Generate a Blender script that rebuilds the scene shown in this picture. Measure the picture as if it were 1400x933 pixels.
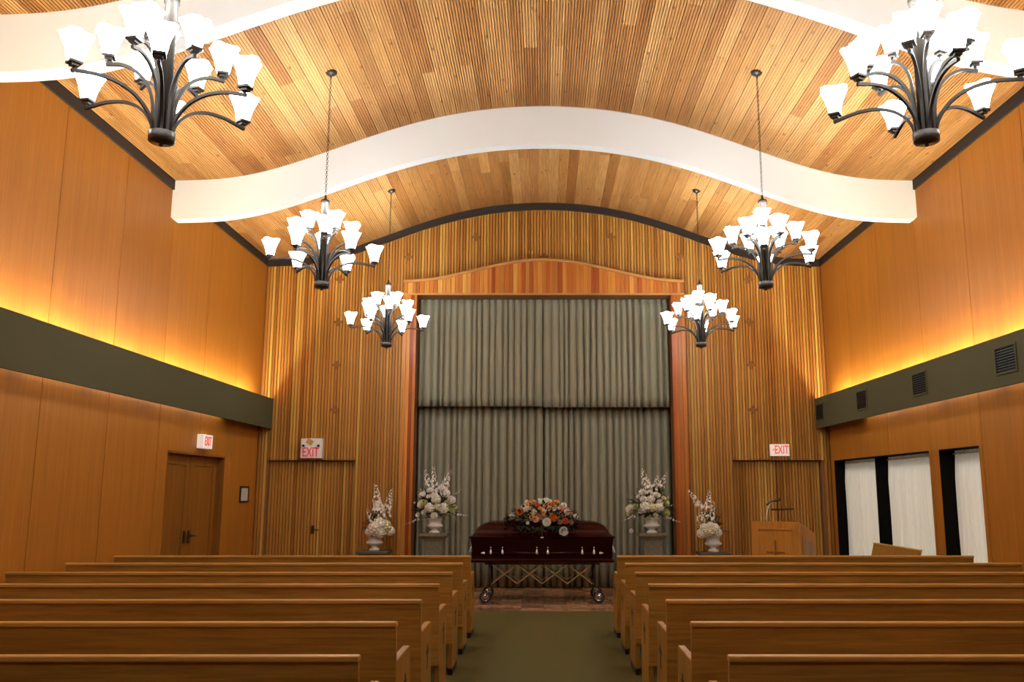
import bpy, bmesh, math, random
import numpy as np
from mathutils import Vector, Matrix

# ------------------------------------------------------------------ camera, world, exposure
for o in list(bpy.data.objects): bpy.data.objects.remove(o)
S = bpy.context.scene
COL = S.collection
F_PX, PITCH, PPX, PPY, CAM_Z = 1200.04, .1689, 743.6, 466.5, 1.54
cam_d = bpy.data.cameras.new('camera'); cam = bpy.data.objects.new('camera', cam_d); COL.objects.link(cam)
cam_d.sensor_width = 36; cam_d.lens = F_PX / 1400 * 36
cam_d.shift_x = -(PPX - 700) / 1400
cam.location = (0, 0, CAM_Z); cam.rotation_euler = (math.pi / 2 + PITCH, 0, 0)
cam_d.clip_start = .05; S.camera = cam
w = bpy.data.worlds.new('world'); S.world = w; w.use_nodes = True
w.node_tree.nodes['Background'].inputs[0].default_value = (.02, .02, .02, 1)
w.node_tree.nodes['Background'].inputs[1].default_value = .0
S.view_settings.view_transform = 'Standard'; S.view_settings.look = 'None'
S.view_settings.gamma = 1; S.view_settings.use_curve_mapping = False
S.view_settings.exposure = 0.0
SHADE_GLOW, BULB_GLOW = 33.0, 150.0
COVE_UP, COVE_DOWN = 230.0, 14.0

W, D, YB = 4.6, 14.2, -3.5            # half width, front wall plane, rear of room
PI = math.pi
rnd = random.Random(7)

def at_y(u, v, Y):                     # photo pixel -> point on the plane y = Y
    x = (u - PPX) / F_PX; up = (PPY - v) / F_PX
    c, s = math.cos(PITCH), math.sin(PITCH)
    dy, dz = c - up * s, s + up * c
    return Vector((x / dy * Y, Y, CAM_Z + dz / dy * Y))

# ------------------------------------------------------------------ materials
def srgb(r, g, b):
    f = lambda c: (c / 255 / 12.92) if c / 255 <= .04045 else ((c / 255 + .055) / 1.055) ** 2.4
    return (f(r), f(g), f(b), 1)

class NT:
    def __init__(s, name):
        s.m = bpy.data.materials.new(name); s.m.use_nodes = True
        s.t = s.m.node_tree; s.b = s.t.nodes['Principled BSDF']
    def n(s, kind, **kw):
        nd = s.t.nodes.new(kind)
        for k, v in kw.items():
            if k.startswith('i_'):
                key = k[2:]; key = int(key) if key.isdigit() else key
                nd.inputs[key].default_value = v
            else: setattr(nd, k, v)
        return nd
    def l(s, a, b): s.t.links.new(a, b)
    def ramp(s, fac, stops):
        r = s.n('ShaderNodeValToRGB'); e = r.color_ramp.elements
        e[0].position, e[0].color = stops[0]; e[1].position, e[1].color = stops[-1]
        for p, c in stops[1:-1]:
            x = e.new(p); x.color = c
        s.l(fac, r.inputs[0]); return r.outputs[0]
    def mix(s, fac, a, b, mode='MIX'):
        m = s.n('ShaderNodeMix', data_type='RGBA', blend_type=mode)
        if isinstance(fac, float): m.inputs[0].default_value = fac
        else: s.l(fac, m.inputs[0])
        for sock, v in ((m.inputs[6], a), (m.inputs[7], b)):
            if isinstance(v, tuple): sock.default_value = v
            else: s.l(v, sock)
        return m.outputs[2]

def plain(name, col, rough=.5, metal=0, coat=0, bump=0, bscale=60, spec=.5, var=0):
    t = NT(name); b = t.b
    b.inputs['Base Color'].default_value = col; b.inputs['Roughness'].default_value = rough
    b.inputs['Metallic'].default_value = metal; b.inputs['Coat Weight'].default_value = coat
    b.inputs['Specular IOR Level'].default_value = spec
    b.inputs['Coat Roughness'].default_value = .08
    if bump or var:
        tc = t.n('ShaderNodeTexCoord'); nz = t.n('ShaderNodeTexNoise', i_Scale=bscale, i_Detail=4)
        t.l(tc.outputs['Object'], nz.inputs['Vector'])
        if bump:
            bp = t.n('ShaderNodeBump', i_Strength=bump, i_Distance=.01)
            t.l(nz.outputs[0], bp.inputs['Height']); t.l(bp.outputs[0], b.inputs['Normal'])
        if var:
            d = tuple(c * (1 - var) for c in col[:3]) + (1,); u = tuple(min(1, c * (1 + var)) for c in col[:3]) + (1,)
            t.l(t.ramp(nz.outputs[0], [(.3, d), (.7, u)]), b.inputs['Base Color'])
    return t.m

def wood(name, palette, axis='Z', fine=60., stretch=.04, contrast=.35, rough=.42, coat=0., knots=False, spec=.2, figure=0.):
    """palette: stops over each object's own random value; grain runs along axis"""
    t = NT(name); b = t.b
    tc = t.n('ShaderNodeTexCoord'); oi = t.n('ShaderNodeObjectInfo')
    mp = t.n('ShaderNodeMapping')
    sc = [1., 1., 1.]; sc['XYZ'.index(axis)] = stretch; mp.inputs['Scale'].default_value = sc
    off = t.n('ShaderNodeVectorMath', operation='SCALE'); off.inputs[0].default_value = (13.1, 27.7, 41.3)
    t.l(oi.outputs['Random'], off.inputs['Scale'])
    add = t.n('ShaderNodeVectorMath', operation='ADD')
    t.l(tc.outputs['Object'], add.inputs[0]); t.l(off.outputs[0], add.inputs[1])
    t.l(add.outputs[0], mp.inputs['Vector'])
    n1 = t.n('ShaderNodeTexNoise', i_Scale=fine, i_Detail=5, i_Roughness=.6, i_Distortion=.3)
    t.l(mp.outputs[0], n1.inputs['Vector'])
    n2 = t.n('ShaderNodeTexNoise', i_Scale=fine / 9, i_Detail=3, i_Distortion=1.2 + figure)
    t.l(mp.outputs[0], n2.inputs['Vector'])
    palette = [(.74 * c[0] ** 1.06, .74 * c[1] ** 1.06, .74 * c[2] ** 1.06, 1) for c in palette]
    n = len(palette); stops = [(i / max(1, n - 1), c) for i, c in enumerate(palette)]
    base = t.ramp(oi.outputs['Random'], stops) if n > 1 else palette[0]
    lo, hi = 1 - contrast, 1 + contrast * .45
    g1 = t.ramp(n1.outputs[0], [(.32, (lo, lo, lo * .95, 1)), (.62, (hi, hi, hi, 1))])
    g2 = t.ramp(n2.outputs[0], [(.3, (1 - contrast * .6,) * 3 + (1,)), (.7, (1 + contrast * .2,) * 3 + (1,))])
    c = t.mix(1., base, g1, 'MULTIPLY'); c = t.mix(1., c, g2, 'MULTIPLY')
    if knots:
        mk = t.n('ShaderNodeMapping'); ks = [4.5, 4.5, 1.]; ks['XYZ'.index(axis)] = 2.2
        mk.inputs['Scale'].default_value = ks; t.l(add.outputs[0], mk.inputs['Vector'])
        vo = t.n('ShaderNodeTexVoronoi', i_Scale=1.6, i_Randomness=1.); t.l(mk.outputs[0], vo.inputs['Vector'])
        kf = t.ramp(vo.outputs['Distance'], [(.06, (.8, .8, .8, 1)), (.16, (0, 0, 0, 1))])
        c = t.mix(kf, c, (.16, .055, .012, 1))
    t.l(c, b.inputs['Base Color'])
    b.inputs['Roughness'].default_value = rough; b.inputs['Coat Weight'].default_value = coat
    b.inputs['Specular IOR Level'].default_value = spec
    bp = t.n('ShaderNodeBump', i_Strength=.08, i_Distance=.004); t.l(n1.outputs[0], bp.inputs['Height']); t.l(bp.outputs[0], b.inputs['Normal'])
    return t.m

def emit(name, col, strength, base=(.9, .9, .9, 1)):
    t = NT(name); t.b.inputs['Base Color'].default_value = base
    t.b.inputs['Emission Color'].default_value = col; t.b.inputs['Emission Strength'].default_value = strength
    t.b.inputs['Roughness'].default_value = .3
    return t.m

M = {}
M['carpet'] = plain('olive_carpet', (.092, .076, .024, 1), .95, bump=.6, bscale=180, spec=.1, var=.3)
M['sub'] = plain('dark_substrate', (.02, .010, .004, 1), .9)
M['parquet'] = wood('parquet', [(.30, .13, .05, 1), (.72, .40, .22, 1), (.24, .09, .03, 1), (.62, .33, .17, 1), (.45, .22, .09, 1), (.78, .46, .26, 1)], 'X', 22, .3, .5, .25, .2)
M['panel'] = wood('veneer_panel', [(.50, .19, .022, 1), (.55, .212, .026, 1), (.47, .176, .019, 1)], 'Z', 75, .02, .16, .5, 0., spec=.2)
M['slat'] = wood('cedar_slat', [(.48, .198, .032, 1), (.68, .33, .068, 1), (.54, .23, .04, 1), (.78, .45, .10, 1), (.40, .155, .018, 1), (.62, .28, .052, 1), (.51, .207, .035, 1)], 'Z', 50, .03, .22, .5, spec=.2)
M['slatcross'] = plain('cross_wood', (.22, .088, .02, 1), .6, spec=.2)
M['goldp'] = plain('gold_foil', (.50, .30, .06, 1), .4)
M['slatback'] = plain('slat_backing', (.19, .075, .018, 1), .7)
M['red'] = wood('redwood_board', [(.46, .10, .014, 1), (.68, .28, .045, 1), (.52, .13, .018, 1), (.78, .40, .09, 1), (.36, .062, .010, 1), (.62, .21, .03, 1), (.70, .30, .055, 1)], 'Z', 50, .03, .22, .4)
M['redtrim'] = wood('honey_trim', [(.62, .30, .09, 1)], 'X', 40, .05, .2, .4)
M['ceil'] = wood('pine_ceiling', [(.58, .285, .085, 1), (.68, .365, .13, 1), (.48, .21, .055, 1), (.76, .43, .165, 1), (.62, .31, .1, 1), (.42, .175, .045, 1), (.66, .35, .118, 1)], 'Y', 45, .05, .25, .6, 0, True, spec=.2)
M['white'] = plain('white_paint', (.79, .82, .81, 1), .5, spec=.3)
M['darktrim'] = plain('dark_trim', (.026, .019, .015, 1), .6, spec=.2)
M['olive'] = plain('olive_fabric', (.076, .068, .031, 1), .9, bump=.15, bscale=300, spec=.15)
M['oak'] = wood('oak', [(.52, .25, .046, 1), (.56, .272, .052, 1), (.49, .234, .042, 1)], 'X', 55, .05, .26, .45, .0, figure=2., spec=.25)
M['oakv'] = wood('oak_upright', [(.47, .232, .042, 1), (.50, .25, .047, 1)], 'Z', 55, .05, .28, .42, .0)
M['oakrail'] = wood('oak_rail', [(.70, .36, .085, 1), (.74, .39, .095, 1)], 'X', 55, .05, .2, .45, 0.)
M['inlay'] = plain('dark_inlay', (.022, .006, .004, 1), .6)
M['black'] = plain('black', (.008, .008, .008, 1), .5)
M['jamb'] = plain('black_stained_jamb', (.005, .004, .003, 1), .8, spec=.05)
M['door'] = wood('door_wood', [(.33, .125, .016, 1), (.36, .138, .018, 1)], 'Z', 60, .03, .25, .5, 0)
M['bronze'] = plain('brushed_bronze', (.030, .023, .018, 1), .5, metal=.3, spec=.2)
M['bronzedark'] = plain('dark_bronze', (.045, .034, .028, 1), .4, metal=.7)
M['shade'] = emit('frosted_glass_lit', (.89, .97, .99, 1), SHADE_GLOW)
M['bulb'] = emit('bulb_lit', (.89, .97, .99, 1), BULB_GLOW)
M['coveup'] = emit('warm_cove_tube', (1, .84, .58, 1), COVE_UP)
M['covedown'] = emit('cool_cove_tube', (1, .92, .80, 1), COVE_DOWN)
M['drape'] = plain('sage_drape', (.255, .23, .155, 1), .85, bump=.1, bscale=400, spec=.15)
M['casket'] = plain('cherry_lacquer', (.030, .0014, .003, 1), .16, metal=.6, coat=.1, spec=.5)
M['chrome'] = plain('chrome', (.75, .75, .76, 1), .16, metal=1)
M['silver'] = plain('bright_silver', (.85, .84, .82, 1), .3, metal=.6)
M['gold'] = plain('tarnished_brass', (.42, .29, .13, 1), .45, metal=.5)
M['rubber'] = plain('rubber', (.01, .01, .01, 1), .6)
M['urn'] = plain('white_urn', (.74, .72, .68, 1), .35)
M['stone'] = plain('grey_stone', (.165, .138, .08, 1), .7, bump=.2, bscale=40, var=.25)
M['stand'] = plain('dark_stand', (.085, .07, .04, 1), .6)
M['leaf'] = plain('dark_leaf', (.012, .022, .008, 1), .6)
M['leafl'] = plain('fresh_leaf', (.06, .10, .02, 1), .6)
def petal(name, c): return plain(name, c, .7, spec=.15, var=.10, bscale=30)
M['pw'] = petal('petal_white', (.80, .74, .62, 1)); M['pc'] = petal('petal_cream', (.74, .66, .42, 1))
M['pg'] = petal('petal_green_white', (.50, .50, .20, 1)); M['pb'] = petal('petal_blush', (.82, .755, .67, 1))
M['pp'] = petal('petal_peach', (.80, .44, .22, 1)); M['py'] = petal('petal_apricot', (.84, .46, .14, 1))
M['po'] = petal('petal_orange', (.74, .19, .03, 1)); M['pr'] = petal('petal_coral', (.66, .12, .055, 1))
M['pk'] = petal('petal_pink', (.80, .42, .28, 1)); M['pt'] = petal('petal_tan', (.46, .24, .09, 1))
t_ = NT('sheer_white'); M['sheer'] = t_.m
_d = t_.n('ShaderNodeBsdfDiffuse', i_Color=(.78, .76, .70, 1)); _tr = t_.n('ShaderNodeBsdfTranslucent', i_Color=(.78, .76, .70, 1)); _mx = t_.n('ShaderNodeMixShader', i_0=.4)
t_.l(_d.outputs[0], _mx.inputs[1]); t_.l(_tr.outputs[0], _mx.inputs[2]); t_.l(_mx.outputs[0], t_.t.nodes['Material Output'].inputs['Surface'])
M['daylight'] = emit('overcast_pane', (1, .97, .92, 1), 1.8)
M['signw'] = emit('lit_sign_face', (1, .80, .70, 1), .35, (.8, .75, .7, 1))
M['signbox'] = plain('sign_box', (.72, .69, .65, 1), .5)
M['signred'] = emit('sign_red', (1, .03, .05, 1), .30, (.6, .01, .03, 1))
M['signred2'] = emit('sign_orange_red', (1, .10, .05, 1), .45, (.6, .06, .03, 1))
M['paper'] = plain('paper', (.55, .52, .45, 1), .7, var=.25, bscale=50)
M['lectern'] = wood('lectern_wood', [(.66, .28, .045, 1)], 'Z', 70, .03, .2, .5, 0.)

# ------------------------------------------------------------------ mesh helpers
class MB:
    def __init__(s): s.v = []; s.f = []
    def add(s, vs, fs):
        b = len(s.v); s.v += [tuple(x) for x in vs]; s.f += [tuple(i + b for i in f) for f in fs]; return s
    def box(s, x0, x1, y0, y1, z0, z1):
        return s.add([(x, y, z) for x in (x0, x1) for y in (y0, y1) for z in (z0, z1)],
                     [(0, 1, 3, 2), (4, 6, 7, 5), (0, 4, 5, 1), (2, 3, 7, 6), (0, 2, 6, 4), (1, 5, 7, 3)])
    def hexa(s, p):   # 8 points: bottom 4 (ccw from above), top 4
        return s.add(p, [(3, 2, 1, 0), (4, 5, 6, 7), (0, 1, 5, 4), (1, 2, 6, 5), (2, 3, 7, 6), (3, 0, 4, 7)])
    def prism(s, poly, a, b, axis='Y'):   # polygon in the two other axes, extruded a..b
        n = len(poly)
        def P(q, t): return {'Y': (q[0], t, q[1]), 'X': (t, q[0], q[1]), 'Z': (q[0], q[1], t)}[axis]
        return s.add([P(q, a) for q in poly] + [P(q, b) for q in poly],
                     [tuple(range(n)), tuple(range(2 * n - 1, n - 1, -1))] + [(i, i + n, (i + 1) % n + n, (i + 1) % n) for i in range(n)])
    def rings(s, rings, cap0=True, cap1=True):
        n = len(rings[0]); vs = [p for r in rings for p in r]; fs = []
        for k in range(len(rings) - 1):
            for i in range(n):
                j = (i + 1) % n; fs.append((k * n + i, k * n + j, (k + 1) * n + j, (k + 1) * n + i))
        if cap0: fs.append(tuple(range(n - 1, -1, -1)))
        if cap1: fs.append(tuple((len(rings) - 1) * n + i for i in range(n)))
        return s.add(vs, fs)
    def lathe(s, prof, n=20, c=(0, 0, 0)):
        return s.rings([[(c[0] + r * math.cos(2 * PI * i / n), c[1] + r * math.sin(2 * PI * i / n), c[2] + z) for i in range(n)] for r, z in prof])
    def tube(s, pts, r, n=8, caps=True):
        pts = [Vector(p) for p in pts]; rs = r if isinstance(r, (list, tuple)) else [r] * len(pts)
        rings = []; prev = None
        for i, p in enumerate(pts):
            d = (pts[min(i + 1, len(pts) - 1)] - pts[max(i - 1, 0)]).normalized()
            if prev is None:
                u = d.cross(Vector((0, 0, 1)))
                if u.length < 1e-3: u = d.cross(Vector((0, 1, 0)))
            else: u = prev - d * prev.dot(d)
            u.normalize(); prev = u; v = d.cross(u)
            rings.append([tuple(p + (u * math.cos(2 * PI * k / n + PI / n) + v * math.sin(2 * PI * k / n + PI / n)) * rs[i]) for k in range(n)])
        return s.rings(rings, caps, caps)
    def torus(s, c, R, r, axis_m, nr=8, nt=5, sx=1.):
        rings = []
        for i in range(nr):
            a = 2 * PI * i / nr; ring = []
            for k in range(nt):
                b = 2 * PI * k / nt; q = R + r * math.cos(b)
                ring.append(tuple(Vector(c) + axis_m @ Vector((q * math.cos(a) * sx, r * math.sin(b), q * math.sin(a)))))
            rings.append(ring)
        n = nt; vs = [p for q in rings for p in q]
        return s.add(vs, [(k * n + i, k * n + (i + 1) % n, ((k + 1) % nr) * n + (i + 1) % n, ((k + 1) % nr) * n + i) for k in range(nr) for i in range(n)])
    def mesh(s, name, smooth=False):
        m = bpy.data.meshes.new(name); m.from_pydata(s.v, [], s.f)
        bm = bmesh.new(); bm.from_mesh(m); bmesh.ops.recalc_face_normals(bm, faces=bm.faces); bm.to_mesh(m); bm.free()
        if smooth: m.polygons.foreach_set('use_smooth', [True] * len(m.polygons))
        m.update(); return m

def obj(name, mb, mat, parent=None, smooth=False, world=False, bevel=0, loc=None):
    me = mb if isinstance(mb, bpy.types.Mesh) else mb.mesh(name, smooth)
    o = bpy.data.objects.new(name, me); COL.objects.link(o)
    if mat and not me.materials: me.materials.append(M[mat])
    if parent: o.parent = parent
    if world and parent: o.location = -parent.location
    if loc is not None: o.location = loc
    if bevel:
        b = o.modifiers.new('bevel', 'BEVEL'); b.width = bevel; b.segments = 2; b.limit_method = 'ANGLE'
    return o
def tag(o, label, cat, group=None):
    o['label'] = label; o['category'] = cat
    if group: o['group'] = group
    return o
def thing(name, label, cat, loc=(0, 0, 0), rz=0, group=None):
    o = bpy.data.objects.new(name, None); COL.objects.link(o); o.empty_display_size = .1
    o.location = loc; o.rotation_euler = (0, 0, rz); return tag(o, label, cat, group)
def struct(name, mb, mat, label=None, **kw):
    o = obj(name, mb, mat, **kw); o['kind'] = 'structure'
    if label: o['label'] = label
    return o
def copy_tree(o, parent=None):
    c = o.copy(); COL.objects.link(c)
    if parent: c.parent = parent
    for ch in list(o.children): copy_tree(ch, c)
    return c
def text(name, body, size, mat, parent, loc, rot, sx=1., depth=.002):
    cu = bpy.data.curves.new(name, 'FONT'); cu.body = body; cu.size = size; cu.align_x = 'CENTER'; cu.align_y = 'CENTER'; cu.extrude = depth; cu.offset = size * .012
    t = bpy.data.objects.new(name, cu); COL.objects.link(t)
    me = bpy.data.meshes.new_from_object(t.evaluated_get(bpy.context.evaluated_depsgraph_get()))
    bpy.data.objects.remove(t)
    me.name = name; me.materials.clear(); me.materials.append(M[mat])
    o = bpy.data.objects.new(name, me); COL.objects.link(o); o.parent = parent
    o.location = loc; o.rotation_euler = rot; o.scale = (sx, 1, 1); return o

# ------------------------------------------------------------------ profile of the ceiling
PX_ = np.array([0, .59, 1.146, 1.7, 2.25, 2.684, 3.154, 3.607, 4.06, 4.6])
PZ_ = np.array([6.313, 6.29, 6.21, 6.065, 5.885, 5.724, 5.55, 5.425, 5.356, 5.335])
_c = np.polyfit(np.concatenate([-PX_[::-1], PX_]) ** 2, np.concatenate([PZ_[::-1], PZ_]), 4)
def cz(x): return float(np.polyval(_c, min(abs(x), 4.6) ** 2))
XS = [(-W + 2 * W * i / 64) for i in range(65)]
def band(mb, top, bot, y0, y1, xs=XS):
    r = [[(x, y0, bot(x)), (x, y1, bot(x)), (x, y1, top(x)), (x, y0, top(x))] for x in xs]
    return mb.rings(r)

# ------------------------------------------------------------------ floor, ceiling, beams
struct('floor', MB().box(-W - .3, W + .3, YB, 14.9, -.12, -.02).box(-W - .3, W + .3, YB, 11.8, -.02, 0), 'carpet', 'olive green carpet running up the aisle')
stage = struct('floor_stage', MB().box(-W - .2, W + .2, 11.8, 14.85, -.02, -.008), 'sub', 'parquet floor under the casket')
ts = .3067
tile_me = {}
for orient in (0, 1):
    mb = MB()
    for k in range(5):
        a, b = -ts / 2 + k * ts / 5 + .0015, -ts / 2 + (k + 1) * ts / 5 - .0015
        if orient: mb.box(-ts / 2 + .0015, ts / 2 - .0015, a, b, -.009, 0)
        else: mb.box(a, b, -ts / 2 + .0015, ts / 2 - .0015, -.009, 0)
    tile_me[orient] = mb.mesh('parquet_tile'); tile_me[orient].materials.append(M['parquet'])
for i in range(30):
    for j in range(10 if abs(i - 14.5) < 7 else 8):
        o = obj('parquet_tile', tile_me[(i + j) % 2], None, stage)
        o.location = (-W + ts * (i + .5), 11.8 + ts * (j + .5), 0)

ceil = struct('ceiling', band(MB(), lambda x: cz(x) + .25, lambda x: cz(x) + .022, YB, 14.6), 'sub', 'curved pine ceiling of grooved boards')
# boards laid along the room on the curved profile
s_x = [0.]; fine_x = np.linspace(0, W, 2000); fz = np.array([cz(x) for x in fine_x])
arc = np.concatenate([[0], np.cumsum(np.hypot(np.diff(fine_x), np.diff(fz)))])
BW = .1455
nrow = int(2 * arc[-1] / BW); BW = 2 * arc[-1] / nrow
rib = 5; rw = BW / rib
prof = [(-BW / 2 + .001, .02)]
for k in range(rib):
    a = -BW / 2 + k * rw
    prof += [(a + .0045 if k else a + .0035, 0), (a + rw - .0045, 0)]
    if k < rib - 1: prof += [(a + rw - .0038, .011), (a + rw + .0038, .011)]
prof += [(BW / 2 - .001, .02)]
br = random.Random(3)
for r in range(nrow):
    s = -arc[-1] + (r + .5) * BW
    x = float(np.interp(abs(s), arc, fine_x)) * (1 if s > 0 else -1)
    z = cz(x); sl = (cz(x + .01) - cz(x - .01)) / .02 if abs(x) < 4.58 else 0
    y = 1.2 + br.random() * 2.2 - 2
    y0 = 1.2
    while y0 < 14.19:
        y1 = min(14.195, max(y, y0) + br.uniform(2.4, 5.2))
        if 14.195 - y1 < .8: y1 = 14.195
        L = y1 - y0 - .002
        o = obj('ceiling_board', MB().prism(prof, -L / 2, L / 2), 'ceil', ceil)
        o.location = (x, (y0 + y1) / 2, z); o.rotation_euler = (0, -math.atan(sl), 0)
        y0 = y1; y = y1
def beam(n, y0, y1, label):
    bot = lambda x: cz(x) - .497
    mb = band(MB(), lambda x: cz(x) + .012, bot, y0, y1, [-W + .03 + (2 * W - .06) * i / 64 for i in range(65)])
    for s in (-1, 1):      # chamfered ends let into the walls
        zb, zt = bot(W), cz(W) + .012
        mb.prism([(s * (W - .03), zb), (s * (W - .03), zt), (s * W, zt), (s * W, zb + .03)], y0, y1)
    struct('trim_%d' % n, mb, 'white', label)
beam(1, 10.41, 10.57, 'white curved roof beam nearer the slatted front wall')
beam(12, 2.72, 2.89, 'white curved roof beam above the camera')
beam(2, 6.56, 6.74, 'white curved roof beam at the top of the photo')
mb = band(MB(), lambda x: cz(x) + .01, lambda x: cz(x) - .118, 14.165, 14.2)
struct('trim_3', mb, 'darktrim', 'dark curved moulding where ceiling meets slatted wall')
for s, n in ((-1, 4), (1, 5)):
    a, b = sorted((s * W, s * (W - .025)))
    mb = MB()
    for ya, yb in ((YB, 2.72), (2.89, 6.56), (6.74, 10.41), (10.57, 14.165)): mb.box(a, b, ya, yb, cz(W) - .118, cz(W) + .01)
    struct('trim_%d' % n, mb, 'darktrim', 'dark moulding along the top of the %s wall' % ('left' if s < 0 else 'right'))

# ------------------------------------------------------------------ side walls with veneer panels
JY = [14.2 - .006] + [13.03 - 1.2575 * k for k in range(0, 13)]
def side_wall(name, s, holes):
    """holes: (y0, y1, z0, z1)"""
    x0, x1 = s * (W + .012), s * (W + .3)
    mb = MB(); a, b = min(x0, x1), max(x0, x1)
    ys = sorted({YB, 14.235} | {h[0] for h in holes} | {h[1] for h in holes})
    for ya, yb in zip(ys[:-1], ys[1:]):
        h = [q for q in holes if q[0] <= ya and q[1] >= yb]
        if h:
            mb.box(a, b, ya, yb, h[0][3], 5.6)
            if h[0][2] > 0: mb.box(a, b, ya, yb, 0, h[0][2])
        else: mb.box(a, b, ya, yb, -.02, 5.6)
    wl = struct(name, mb, 'sub')
    pa, pb = min(s * W, s * (W + .011)), max(s * W, s * (W + .011))
    for k in range(len(JY) - 1):
        yb, ya = JY[k] - .006, max(JY[k + 1] + .006, YB)
        if yb < YB: continue
        rects = [(ya, yb, 2.765, cz(W) - .11)]
        low = [(ya, yb, 0.0, 2.755)]
        for h in holes:
            nl = []
            for r in low:
                if h[1] <= r[0] or h[0] >= r[1] or h[3] <= r[2] or h[2] >= r[3]: nl.append(r); continue
                if r[3] > h[3]: nl.append((r[0], r[1], h[3], r[3]))
                if h[2] > r[2]: nl.append((r[0], r[1], r[2], h[2]))
                zl, zh = max(r[2], h[2]), min(r[3], h[3])
                if r[0] < h[0]: nl.append((r[0], h[0], zl, zh))
                if r[1] > h[1]: nl.append((h[1], r[1], zl, zh))
            low = nl
        for r in rects + low:
            c = Vector((0, (r[0] + r[1]) / 2, (r[2] + r[3]) / 2))
            obj('panel', MB().box(pa, pb, r[0] - c.y, r[1] - c.y, r[2] - c.z, r[3] - c.z), 'panel', wl, loc=c)
    return wl
WIN = [(10.56, 14.04, .04, 2.01), (9.34, 10.303, .04, 2.01)]
DOOR = (10.80, 12.77, 0, 2.03)
side_wall('wall_left', -1, [DOOR]); side_wall('wall_right', 1, WIN)
struct('wall_rear', MB().box(-W - .3, W + .3, YB - .1, YB, -.02, 6.6), 'panel')

# light coves on both side walls
for s, n, sd in ((-1, 6, 'left'), (1, 7, 'right')):
    mb = MB()
    def bx(xa, xb, *r): mb.box(min(s * xa, s * xb), max(s * xa, s * xb), *r)
    bx(4.387, 4.412, YB, 14.195, 2.522, 3.004); bx(4.412, 4.599, YB, 14.195, 2.745, 2.775)
    cv = struct('trim_%d' % n, mb, 'olive', 'long olive light cove along the %s wall' % sd)
    y = 13.75
    while y > YB + 1.2:
        a = MB().tube([(s * 4.49, y, 2.86), (s * 4.49, y - 1.12, 2.86)], .019, 8)
        obj('lamp_tube', a, 'coveup', cv)
        if y < 13.5: obj('lamp_tube', MB().tube([(s * 4.50, y, 2.64), (s * 4.50, y - 1.12, 2.64)], .015, 8), 'covedown', cv)
        y -= 1.257

# ------------------------------------------------------------------ front wall: slats, crosses, doors
OPX, OPZ = 2.08, 4.69
DL, DR, DZ = (-4.43, -3.02), (3.04, 4.46), 2.022
mb = MB(); Y0, Y1 = 14.226, 14.42
for xa, xb, za in ((-W - .3, DL[0], -.02), (DL[0], DL[1], DZ), (DL[1], -OPX, -.02), (-OPX, OPX, OPZ), (OPX, DR[0], -.02), (DR[0], DR[1], DZ), (DR[1], W + .3, -.02)):
    mb.box(xa, xb, Y0, Y1, za, 6.7)
mb.box(-2.7, 2.7, 14.80, 14.9, -.02, 5.2).box(-2.7, -2.66, Y1, 14.8, -.02, 5.2).box(2.66, 2.7, Y1, 14.8, -.02, 5.2)
for d in (DL, DR): mb.box(d[0] - .1, d[1] + .1, 14.42, 14.46, -.02, 2.2)
wf = struct('wall_front', mb, 'slatback', 'front wall of vertical cedar slats with small crosses')
PIT = 1.13 / 23; SW = .0370
slat_me = MB().box(-SW / 2, SW / 2, 0, .026, 0, 1).mesh('slat'); slat_me.materials.append(M['slat'])
cx_ = lambda h, v: [(-h, -v), (-v, -v), (-v, -h), (v, -h), (v, -v), (h, -v), (h, v), (v, v), (v, h), (-v, h), (-v, v), (-h, v)]
cross_me = MB().prism(cx_(.067, .0235), .004, .026).mesh('cross_block'); cross_me.materials.append(M['slatcross'] if 'slatcross' in M else M['slat'])
def header_top(x):
    t = min(1, abs(x) / 2.28); return 4.93 + .358 * (.5 + .5 * math.cos(PI * t)) if t < 1 else 4.93
odd = [5.73, 5.0, 4.28, 3.565, 2.832]; even = [5.385, 4.655, 3.92, 3.20, 2.485, 1.74, 1.0]
crosses = []
for k in range(-3, 4):
    for z in (odd if k % 2 else even):
        if abs(k) < 2 and z < 5.3: continue
        if k == 0 and z < 5.3: continue
        crosses.append((k * 1.13, z))
for x, z in crosses:
    o = obj('cross_block', cross_me, None, wf); o.location = (x, 14.2, z)
for k in range(-93, 94):
    x = k * PIT
    if abs(x) > W - .02: continue
    zt = min(cz(x - SW), cz(x + SW)) - .05
    zb = 0.
    if abs(x) < 2.2: zb = header_top(x) - .12
    for d in (DL, DR):
        if d[0] - SW / 2 < x < d[1] + SW / 2: zb = DZ + .002
    cuts = []
    for X, Z in crosses:
        dx = abs(x - X)
        if dx < .6 * PIT: cuts.append((Z - .0675, Z + .0675))
        elif dx < 1.6 * PIT: cuts.append((Z - .0240, Z + .0240))
    z = zb
    for a, b in sorted(cuts) + [(zt, zt)]:
        if a - z > .03:
            o = obj('slat', slat_me, None, wf); o.location = (x, 14.2, z); o.scale = (1, 1, min(a, zt) - z)
        z = max(z, b)
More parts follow.
